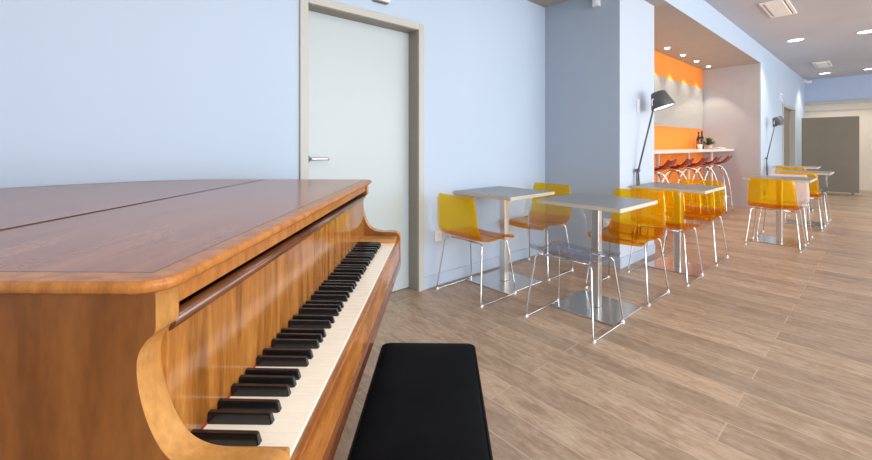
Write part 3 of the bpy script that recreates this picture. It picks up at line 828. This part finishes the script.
# legs, pedal lyre
def piano_leg(lx, ly, top):
    bm = bmesh.new()
    c = L(lx, ly, 0)
    def sq(z, h): return [bm.verts.new((c[0]+a*h, c[1]+b*h, z)) for a, b in ((-1, -1), (1, -1), (1, 1), (-1, 1))]
    rs = [sq(0.075, 0.035), sq(0.12, 0.037), sq(top-0.12, 0.058), sq(top-0.10, 0.072), sq(top, 0.075)]
    for a, b in zip(rs, rs[1:]):
        for k in range(4): bm.faces.new((a[k], a[(k+1) % 4], b[(k+1) % 4], b[k]))
    bm.faces.new(list(reversed(rs[0]))); bm.faces.new(rs[-1])
    bmesh.ops.bevel(bm, geom=bm.edges[:], offset=0.004, segments=2, affect='EDGES')
    lg = obj('leg', bm, M['side_wood'], piano)
    bm = bmesh.new()
    lathe(bm, [(0.024, -0.012), (0.027, -0.008), (0.027, 0.008), (0.024, 0.012)], 18, mat=Matrix.Translation((c[0], c[1], 0.027)) @ Matrix.Rotation(PI/2, 4, 'X'))
    tube(bm, [(c[0], c[1], 0.03), (c[0], c[1], 0.078)], 0.014, 10)
    obj('caster', bm, M['brass'], lg)
piano_leg(-0.50, 0.64, 0.62); piano_leg(-0.50, 1.95, 0.62); piano_leg(-1.88, 0.95, 0.62)
bm = bmesh.new()
for s in (-0.06, 0.06):
    c = L(-0.56, 1.29+s, 0); rbox(bm, c[0]-0.015, c[0]+0.015, c[1]-0.012, c[1]+0.012, 0.12, 0.62, 0.004)
c = L(-0.56, 1.29, 0); rbox(bm, c[0]-0.05, c[0]+0.05, c[1]-0.13, c[1]+0.13, 0.06, 0.12, 0.006)
ly = obj('pedal_lyre', bm, M['side_wood'], piano)
for s in (-0.07, 0, 0.07):
    bm = bmesh.new(); c = L(-0.51, 1.29+s, 0); rbox(bm, c[0]-0.01, c[0]+0.09, c[1]-0.013, c[1]+0.013, 0.066, 0.078, 0.004); obj('pedal', bm, M['brass'], ly)

# ------------------------------------------------------------------ piano bench
BX0, BX1, BY0, BY1, BZ = -0.205, 0.105, 0.62, 1.375, 0.508
bxm, bym = (BX0+BX1)/2, (BY0+BY1)/2
bench = thing('piano_bench', 'black velvet topped piano bench beside the keyboard', 'bench', (bxm*ca-bym*sa, bxm*sa+bym*ca, 0), PA)
hx, hy = (BX1-BX0)/2, (BY1-BY0)/2
bm = bmesh.new()
def rrect(hx, hy, r, n=6):
    out = []
    for cx_, cy_, a in ((hx-r, hy-r, 0), (-hx+r, hy-r, 90), (-hx+r, -hy+r, 180), (hx-r, -hy+r, 270)):
        out += arc(cx_, cy_, r, a, a+90, n)
    return out
def loft(bm, layers, smooth=True):
    rings = []
    for ins, r, z in layers:
        rings.append([bm.verts.new((a, b, z)) for a, b in rrect(hx-ins, hy-ins, r)])
    n = len(rings[0])
    for a, b in zip(rings, rings[1:]):
        for i in range(n):
            f = bm.faces.new((a[i], a[(i+1) % n], b[(i+1) % n], b[i])); f.smooth = smooth
    bm.faces.new(list(reversed(rings[0]))); f = bm.faces.new(rings[-1]); f.smooth = smooth
loft(bm, [(0.004, 0.02, BZ-0.075), (-0.003, 0.022, BZ-0.05), (0.0, 0.022, BZ-0.022), (0.003, 0.02, BZ-0.012), (0.010, 0.018, BZ-0.004), (0.022, 0.016, BZ-0.0005), (0.05, 0.012, BZ+0.002), (0.10, 0.01, BZ+0.004)])
cu = obj('cushion', bm, M['leather'], bench)
for z, ins in ((BZ-0.014, -0.001), (BZ-0.068, -0.001)):
    bm = bmesh.new(); tube(bm, [(a, b, z) for a, b in rrect(hx-ins, hy-ins, 0.022)], 0.0035, 6, closed=True); obj('piping', bm, M['piping'], cu)
bm = bmesh.new(); rbox(bm, -hx+0.012, hx-0.012, -hy+0.012, hy-0.012, BZ-0.14, BZ-0.074, 0.004); obj('apron', bm, M['black_wood'], bench)
for sx in (-1, 1):
    for sy in (-1, 1):
        bm = bmesh.new(); x, y = sx*(hx-0.035), sy*(hy-0.035)
        vs = []
        for z, h in ((0, 0.015), (BZ-0.14, 0.023)):
            vs.append([bm.verts.new((x+a*h, y+b*h, z)) for a, b in ((-1, -1), (1, -1), (1, 1), (-1, 1))])
        for k in range(4): bm.faces.new((vs[0][k], vs[0][(k+1) % 4], vs[1][(k+1) % 4], vs[1][k]))
        bm.faces.new(list(reversed(vs[0]))); bm.faces.new(vs[1])
        bmesh.ops.bevel(bm, geom=bm.edges[:], offset=0.003, segments=2, affect='EDGES')
        obj('leg', bm, M['black_wood'], bench)

# ------------------------------------------------------------------ light
def area(name, loc, rot, sx, sy, energy, col=(1, 1, 1)):
    l = bpy.data.lights.new(name, 'AREA'); l.shape = 'RECTANGLE'; l.size = sx; l.size_y = sy; l.energy = energy; l.color = col
    o = bpy.data.objects.new(name, l); COL.objects.link(o); o.location = loc; o.rotation_euler = rot
    return o
# daylight through the window wall: one lamp per window opening
for k, x0 in enumerate((-2.65, 0.75, 4.15, 7.55, 10.95)):
    area('window_daylight', (x0+1.52, YR-0.1, (WZ0+WZ1)/2), (PI/2, 0, 0), 3.0, WZ1-WZ0-0.02, [80, 205, 180, 105, 95][k], (0.97, 0.985, 1.0))
# added overhead fill, unseen, to brighten the keys and near floor
for x, y in ((0.6, 0.2), (2.6, -0.9), (0.2, -2.2)):
    area('overhead_fill', (x, y, ZC-0.02), (0, 0, 0), 1.2, 0.6, 22, (1.0, 0.97, 0.92))
# hall downlights
for x, y in ((9.4, 1.07), (9.56, 0.22), (14.3, 1.06), (14.3, 0.28)):
    l = bpy.data.lights.new('downlight_lamp', 'SPOT'); l.energy = 85; l.spot_size = math.radians(120); l.spot_blend = 0.6; l.shadow_soft_size = 0.12; l.color = (1, 0.86, 0.68)
    o = bpy.data.objects.new('downlight_lamp', l); COL.objects.link(o); o.location = (x, y, ZC-0.03)
for x in (5.39, 6.12, 6.85, 7.58, 8.31, 9.04):
    l = bpy.data.lights.new('spot_lamp', 'SPOT'); l.energy = 32; l.spot_size = math.radians(78); l.spot_blend = 0.35; l.shadow_soft_size = 0.025; l.color = (1, 0.84, 0.62)
    o = bpy.data.objects.new('spot_lamp', l); COL.objects.link(o); o.location = (x, 2.28, ZS-0.055)
w = bpy.data.worlds.new('daylight'); scene.world = w; w.use_nodes = True
bg = w.node_tree.nodes['Background']; bg.inputs['Color'].default_value = (0.85, 0.93, 1.0, 1); bg.inputs['Strength'].default_value = 0.9

# ------------------------------------------------------------------ camera
cam = bpy.data.cameras.new('camera'); co = bpy.data.objects.new('camera', cam); COL.objects.link(co)
cam.sensor_width = 36; cam.lens = 36*400/872; cam.shift_y = -85/872
cam.clip_start = 0.02; cam.clip_end = 100
co.location = (0, 0, H)
co.rotation_euler = (PI/2, 0, -math.atan2(0.6635, 0.748))
scene.camera = co
scene.view_settings.view_transform = 'Standard'
scene.view_settings.look = 'None'
scene.view_settings.exposure = 0.0
scene.cycles.transparent_max_bounces = 24
scene.cycles.max_bounces = 10
scene.cycles.sample_clamp_indirect = 6
